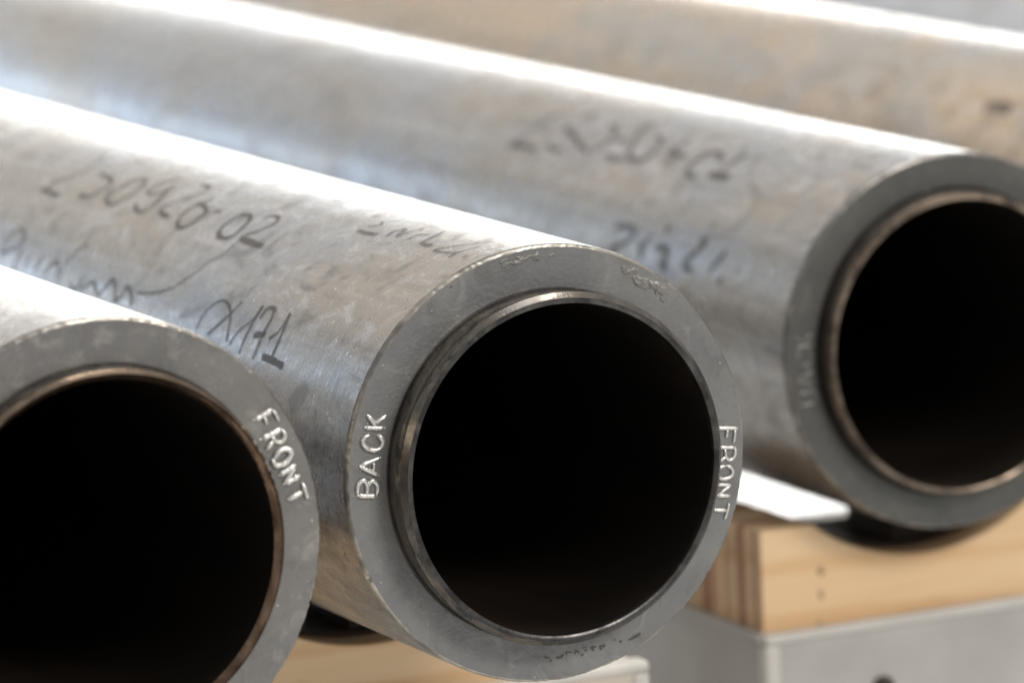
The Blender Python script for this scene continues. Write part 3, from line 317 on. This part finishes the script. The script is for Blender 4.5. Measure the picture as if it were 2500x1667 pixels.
# ------------------------------------------------------------------ a pipe
LEN = 3.2
def edge_wob(seed, amp):
    def f(a, k):
        if k == 0: return (0, 0)
        p = Vector((math.cos(a)*1.0, math.sin(a)*1.0, seed))
        v = noise.noise(p*7)*.5 + noise.noise(p*23)*.6 + noise.noise(p*60)*.5
        nick = max(0, noise.noise(p*16 + Vector((5, 5, 5))) - .42)*3
        return (-amp*(v*.5 + nick), amp*(v*.6+nick))
    return f
def make_pipe(loc, seed, label, skin, face, collar, bevel, land, jr, sr, lr, br, h, chips=.0005, rim=None, round_land=False, fl=-.004):
    p = empty("steel_pipe", loc, label, "pipe", "steel pipes lying side by side on the rack")
    r_in = br*R
    # skin with gentle out-of-roundness at the end
    ys = [LEN, 2.4, 1.6, 1.0, .6, .3, .15, .06, .02, .0035]
    lathe("pipe_shell", [(R, y) for y in ys], skin, p)
    w1 = edge_wob(seed, chips)
    lathe("rim_edge", [(R, .0035), (R*.998, .0016), (R*.993, .0005), (R*.986, .0)], rim or M_RIM, p, 720,
          lambda a, k: (0, 0) if k in (0, 3) else w1(a, 1))
    # end face: dense rings, faintly dished, with a fine groove at the collar
    fr = [.986, .97, .95, .93, .91, .89, .87, .85, .83, jr+.012, jr+.004]
    prof = [(R*q, 0.0) for q in fr] + [(R*jr, .0011), (R*(jr-.004), .0011)]
    def fw(a, k):
        if k == 0 or k > 9: return (0, 0)
        q = Vector((math.cos(a)*fr[k]*4, math.sin(a)*fr[k]*4, seed))
        return (0, .00022*noise.noise(q) + .00010*noise.noise(q*4))
    lathe("end_face", prof, face, p, 512, fw)
    y1 = -h*R
    # collar: straight side with a turned step, then weld bevel, then flat land
    cb = min(.034, h*.3)*R
    lathe("collar", [(R*(jr-.004), .0011), (R*(sr+.001), -.001), (R*sr, y1*.45), (R*sr, y1*.45-.0004), (R*(sr-.006), y1*.45-.0012), (R*(sr-.006), y1+cb)],
          collar, p, 384)
    lathe("weld_bevel", [(R*(sr-.006), y1+cb+.0004), (R*(sr+fl), y1+cb), (R*(sr+fl-.003), y1+cb*.8), (R*(lr+.001), y1+.0004), (R*lr, y1)], bevel, p, 384)
    lathe("collar_land", [(R*lr, y1)] + ([(R*(br+(lr-br)*math.cos(t*math.pi/10)), y1+.0035*math.sin(t*math.pi/10)**1.0-.0012*math.sin(t*math.pi/5)) for t in (1,2,3,4)] + [(R*br, y1+.004)] if round_land else [(R*(br+.003), y1), (R*br, y1+.0006), (R*br, y1+.004)]), land, p, 384)
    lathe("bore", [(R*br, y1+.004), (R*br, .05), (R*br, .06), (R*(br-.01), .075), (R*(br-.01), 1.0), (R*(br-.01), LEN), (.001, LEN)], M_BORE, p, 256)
    # closing ring at the far end so the wall has thickness
    lathe("far_end_face", [(R*(br-.01), LEN), (R, LEN)], face, p, 128)
    return p

CZ = -.0249
SK_C = skin_mat("pipe_skin_wiped_grey", 1.3, .2, mott=1.15)
SK_L = skin_mat("pipe_skin_grey", 5.1, .1)
SK_R = skin_mat("pipe_skin_warm_grey", 8.7, .15, rough=.28, mott=.9)
SK_4 = skin_mat("pipe_skin_tan", 12.2, .35, grey=(.42,.405,.38), brown=(.54,.43,.31), rough=.27, mott=.7)
F_C = face_mat("end_face_satin", 1)
F_L = face_mat("end_face_blotchy", 6, (.195,.193,.19), (.46,.44,.40), .55, .40)
F_R = face_mat("end_face_dark", 3, (.095,.097,.092), (.2,.2,.19), .3, .45)

pipe_c = make_pipe((0, 0, 0), 1.0, "steel pipe with raised BACK and FRONT lettering in the middle of the row",
                   SK_C, F_C, M_COLLAR, M_COLLAR, M_LAND, .797, .795, .778, .752, .172, .0008, fl=.009)
pipe_l = make_pipe((-.2618, -.0647, .0011), 2.0, "steel pipe nearest the camera, cut by the left edge, with a shiny brown collar",
                   SK_L, F_L, M_COLLAR, M_WARM, M_COPPER, .800, .797, .774, .745, .118, .0010, round_land=True)
pipe_r = make_pipe((.4075, .3021, CZ), 3.0, "steel pipe whose open end rests over the bare plywood cradle on the right",
                   SK_R, F_R, M_DARKC, M_COPPER2, M_COPPER2, .815, .808, .792, .766, .127, rim=M_RIMD)
pipe_4 = make_pipe((.727, .42, CZ), 4.0, "tan steel pipe behind, marked with one short dark dash, its end out of view",
                   SK_4, F_R, M_COLLAR, M_COLLAR, M_LAND, .80, .797, .778, .752, .13)
SK_5 = skin_mat("pipe_skin_blue_reflection", 15.0, -.6, grey=(.56,.59,.63), brown=(.5,.5,.5), rough=.34)  # pale blue reflection put into the skin colour of this pipe
pipe_5 = make_pipe((1.05, .45, CZ), 5.0, "farthest steel pipe, only a blue-grey strip of it showing in the top right corner",
                   SK_5, F_R, M_COLLAR, M_COLLAR, M_LAND, .80, .797, .778, .752, .13)

# raised weld-bead letters
for i, st in enumerate(BACK):
    o = tube_strokes("weld_letter", st, .00122, M_BEAD, pipe_c, 10+i, .6); o["label"] = "raised letter %s, one of BACK" % "BACK"[i]
for i, st in enumerate(FRONT_C):
    o = tube_strokes("weld_letter", st, .00102, M_BEAD, pipe_c, 20+i, .6); o["label"] = "raised letter %s, one of FRONT" % "FRONT"[i]
for i, st in enumerate(FRONT_L):
    o = tube_strokes("weld_letter", st, .00140, M_BEAD, pipe_l, 30+i, .6); o["label"] = "raised letter %s, one of FRONT" % "FRONT"[i]
def turn(D, deg):
    c, s = math.cos(rad(deg)), math.sin(rad(deg))
    return [([(x*c-z*s, x*s+z*c) for x, z in p], w) for p, w in D]
for i, st in enumerate(BACK):
    o = tube_strokes("weld_letter", turn(st, 13), .00080, M_RIMD, pipe_r, 40+i, .05); o["label"] = "dull blurred raised letter %s, one of BACK" % "BACK"[i]
# handwriting in marker on the skins
def writing(data, wid, mat, parent, label, **k):
    o = ribbons("marker_writing", data, wid, mat, parent, **k); o["label"] = label; return o
writing(NUMBER_C, .0021, M_INK, pipe_c, "handwritten number 250926-02")
writing(TAIL_C, .0022, M_INKF, pipe_c, "long curved pen stroke under the number")
writing(SIG_C, .0024, M_INKF, pipe_c, "slanted handwritten word, half hidden")
writing(A171, .0018, M_INK, pipe_c, "handwritten mark and number 171")
writing(TOP_C, .0024, M_INKF, pipe_c, "small faded handwriting near the bright edge")
shift = lambda D, dy: [([(y-dy, t) for y, t in p], w) for p, w in D]
writing(shift(NUMBER_R, .3021), .0022, M_INK, pipe_r, "blurred handwritten number 250904-02")
writing(shift(SECOND_R, .3021), .0022, M_INK, pipe_r, "blurred handwritten characters 2N221")
writing(shift(DASH_4, .42), .0024, M_INKF, pipe_4, "single short dark dash")
writing(SCRIBBLE, .0006, M_INK, pipe_c, "small smeared scribble on the end face", flat=True, off=.0004)

# smeared weld metal standing a little proud of the middle pipe's end face
def smear(parent, a0, a1, r0, r1, amp, seed, mat):
    vs = []; fs = []; na, nr = 150, 44
    for i in range(na+1):
        for k in range(nr+1):
            u, v = i/na, k/nr
            a = rad(a0+(a1-a0)*u); r = R*(r0+(r1-r0)*v)
            x, z = r*math.cos(a), r*math.sin(a)
            q = Vector((x, z, seed*.1))
            env = (math.sin(math.pi*u)*math.sin(math.pi*v))**.5
            h = noise.noise(q*140) + .5*noise.noise(q*340) + .22*noise.noise(q*900)
            hh = amp*min(1.0, max(0, env*(.55+h)-.42)*2.2) - .00035*(1 if env*(.55+h) < .42 else 0)
            vs.append((x, -hh-.00022*min(1, env*3), z))
    for i in range(na):
        for k in range(nr):
            p = i*(nr+1)+k; fs.append((p, p+1, p+nr+2, p+nr+1))
    # faces wholly sunk behind the end face are dropped
    fs = [f for f in fs if any(vs[q][1] < .00012 for q in f)]
    return mesh("weld_smear", vs, fs, mat, parent, True)
F_S = face_mat("smeared_weld_metal", 9, (.20,.198,.19), (.34,.33,.31), .4, .42)
smear(pipe_c, 44, 66, .895, .978, .0007, 2, F_S)["label"] = "lumpy smear of weld metal"
smear(pipe_c, 84, 108, .925, .978, .0005, 7, F_S)

# ------------------------------------------------------------------ timber cradles on steel beams
def cradle(name, x0, x1, ztop, zbot, y0, depth, centres, rs, label, seedm):
    """plywood block, cut with round saddles, as laminated layers one behind another"""
    root = empty(name, ((x0+x1)/2, y0, zbot), label, "wooden cradle", "plywood cradles under the pipes")
    ox, oz = (x0+x1)/2, zbot
    # top outline left -> right
    top = [(x0, ztop)]
    for (cx, cz) in centres:
        hw = math.sqrt(max(1e-6, rs*rs - (ztop-cz)**2))
        a0 = math.atan2(ztop-cz, -hw); a1 = math.atan2(ztop-cz, hw)
        if a0 > 0: a0 -= 2*math.pi
        for k in range(33):
            a = a0 + (a1-a0)*k/32
            q = (cx+rs*math.cos(a), cz+rs*math.sin(a))
            if x0+.001 < q[0] < x1-.001: top.append(q)
    top.append((x1, ztop))
    def layer(ya, yb, mat, nm, inset):
        t = [(max(x0+inset, min(x1-inset, x)), z-inset) for x, z in top]
        bv = .0007; vs = []; n = len(t)
        for y, s in ((ya, 1), (ya+bv, 0), (yb-bv, 0), (yb, 1)):
            for x, z in t: vs.append((x-ox, y-y0, z-oz-s*bv))
            for x, z in t: vs.append((x-ox, y-y0, zbot-oz))
        fs = []; S = 2*n
        for k in range(3):
            for i in range(n-1):
                fs.append((k*S+i, (k+1)*S+i, (k+1)*S+i+1, k*S+i+1))
                fs.append((k*S+n+i, k*S+n+i+1, (k+1)*S+n+i+1, (k+1)*S+n+i))
            fs.append((k*S, k*S+n, (k+1)*S+n, (k+1)*S)); fs.append((k*S+n-1, (k+1)*S+n-1, (k+1)*S+2*n-1, k*S+2*n-1))
        for k in (0, 3):
            for i in range(n-1):
                q = (k*S+i, k*S+i+1, k*S+n+i+1, k*S+n+i); fs.append(q if k == 0 else q[::-1])
        return mesh(nm, vs, fs, mat, root)
    rnd = random.Random(seedm); y = y0; i = 0
    while y < y0+depth-.004:
        t = [.0070, .0045, .0125, .0065, .0165, .010, .007, .014][i % 8]
        t = min(t, y0+depth-y)
        layer(y, y+t-.0016, M_PLY[[0, 1, 1, 2, 1, 0, 1, 2][i % 8]], "ply_layer", rnd.uniform(0, .0006))
        layer(y+t-.0016, y+t, M_GLUE, "glue_line", .0004)
        y += t; i += 1
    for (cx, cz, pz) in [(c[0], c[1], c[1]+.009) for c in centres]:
        # painted shade: dark filler between pipe and saddle, set back from the front
      for a0, a1, ye, ri, pc, nm in ((rad(-91), rad(-48), y0+.09, R+.0002, pz, "saddle_shade_pad"), (rad(-118), rad(-40), y0+depth-.004, rs-.0018, cz, "saddle_shade_lining")):
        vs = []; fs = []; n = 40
        ro = rs - (.0020 if nm == "saddle_shade_pad" else .0003)
        for y_ in (y0+(.034 if nm == "saddle_shade_pad" else .022), ye):
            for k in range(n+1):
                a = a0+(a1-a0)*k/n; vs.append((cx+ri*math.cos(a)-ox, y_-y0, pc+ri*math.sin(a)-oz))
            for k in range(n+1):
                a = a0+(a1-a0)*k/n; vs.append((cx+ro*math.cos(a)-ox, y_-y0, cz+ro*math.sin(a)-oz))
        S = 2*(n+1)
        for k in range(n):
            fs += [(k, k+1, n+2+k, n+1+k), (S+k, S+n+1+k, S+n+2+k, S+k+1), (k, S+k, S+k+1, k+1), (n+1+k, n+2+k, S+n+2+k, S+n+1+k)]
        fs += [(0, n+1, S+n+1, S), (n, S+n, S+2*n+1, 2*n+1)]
        mesh(nm, vs, fs, M_SADDLE_SHADE, root)
    return root

def rbox(name, x0, x1, y0, y1, z0, z1, mat, parent, bev=.0, seg=3, org=(0, 0, 0)):
    bm = bmesh.new(); bmesh.ops.create_cube(bm, size=1)
    for v in bm.verts:
        v.co = Vector(((x0+x1)/2+v.co.x*(x1-x0)-org[0], (y0+y1)/2+v.co.y*(y1-y0)-org[1], (z0+z1)/2+v.co.z*(z1-z0)-org[2]))
    if bev: bmesh.ops.bevel(bm, geom=bm.edges[:], offset=bev, segments=seg, affect='EDGES', profile=.5)
    me = bpy.data.meshes.new(name); bm.to_mesh(me); bm.free(); me.materials.append(mat)
    if bev: me.polygons.foreach_set('use_smooth', [True]*len(me.polygons))
    o = bpy.data.objects.new(name, me); COL.objects.link(o); o.parent = parent
    return o

RY = .342
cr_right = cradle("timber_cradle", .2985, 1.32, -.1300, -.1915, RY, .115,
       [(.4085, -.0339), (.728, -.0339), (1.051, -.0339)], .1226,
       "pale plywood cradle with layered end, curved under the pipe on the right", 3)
ribbons("dirt_mark", [([(-0.4732, 0.035), (-0.4701, 0.0305)], 1.6), ([(-0.4726, 0.022), (-0.4718, 0.0164)], 0.9), ([(-0.4744, 0.004), (-0.4733, -0.0011)], 0.8)], .0048, M_INKD, cr_right, off=.0002, flat=True)["label"] = "short row of grey dirt marks on the wood"
LY = .22
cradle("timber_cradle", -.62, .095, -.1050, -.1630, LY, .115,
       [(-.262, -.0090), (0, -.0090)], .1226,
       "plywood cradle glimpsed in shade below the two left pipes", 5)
def rack(x0, x1, y0, ztop, mat, edge_m, label, name):
    root = empty(name, ((x0+x1)/2, y0, -1.0), label, "steel rack", "painted steel racks carrying the cradles")
    g = ((x0+x1)/2, y0, -1.0)
    rbox("front_beam", x0, x1, y0, y0+.30, ztop-.17, ztop, mat, root, .0035, 4, g)
    rbox("corner_post", x0+.004, x0+.10, y0+.003, y0+.10, -1.0, ztop-.17, mat, root, .004, 3, g)
    rbox("corner_post", x1-.10, x1-.004, y0+.003, y0+.10, -1.0, ztop-.17, mat, root, .004, 3, g)
    rbox("corner_post", x0+.004, x0+.10, y0+.2, y0+.297, -1.0, ztop-.17, mat, root, .004, 3, g)
    rbox("corner_post", x1-.10, x1-.004, y0+.2, y0+.297, -1.0, ztop-.17, mat, root, .004, 3, g)
    rbox("top_edge", x0-.0012, x1+.0012, y0-.0022, y0+.012, ztop-.0045, ztop+.0012, edge_m, root, .0018, 3, g)
    rbox("side_edge", x0-.0022, x0+.010, y0+.0125, y0+.30, ztop-.0045, ztop+.0010, mat, root, .0018, 3, g)
    rbox("corner_trim", x0-.0014, x0+.0085, y0-.0016, y0+.008, ztop-.168, ztop-.0050, edge_m, root, .0022, 3, g)
    rbox("corner_trim", x1-.0085, x1+.0014, y0-.0016, y0+.008, ztop-.168, ztop-.0050, edge_m, root, .0022, 3, g)
    return root, g
rk, g = rack(.2965, 1.34, RY-.006, -.1920, M_BEAM, M_EDGE, "grey painted steel rack with a bolt, under the plywood cradle on the right", "steel_rack")
def bolt(x, z, y, root, g):
    vs = []; fs = []
    for k, (r, yy) in enumerate([(.0075, 0), (.0075, -.0015), (.0055, -.0018), (.0055, -.005), (.0045, -.006), (.0001, -.006)]):
        for i in range(24):
            a = 2*math.pi*i/24; vs.append((x+r*math.cos(a)-g[0], y+yy-g[1], z+r*math.sin(a)-g[2]))
    for k in range(5):
        for i in range(24):
            j = (i+1) % 24; fs.append((k*24+i, k*24+j, (k+1)*24+j, (k+1)*24+i))
    mesh("bolt", vs, fs, M_BOLT, root, True)
bolt(.3729, -.2330, RY-.006, rk, g)
rack(-.64, .1565, LY-.006, -.1635, M_BEAM_C, M_EDGE, "cream painted steel rack end showing below the middle pipe", "steel_rack")

# ------------------------------------------------------------------ floor
fl = mesh("floor", [(-14, -6, -1.0), (16, -6, -1.0), (16, 16, -1.0), (-14, 16, -1.0)], [(0, 1, 2, 3)], M_FLOOR)
tag(fl, "pale overexposed hall floor seen through the gap between the pipes", kind="structure")
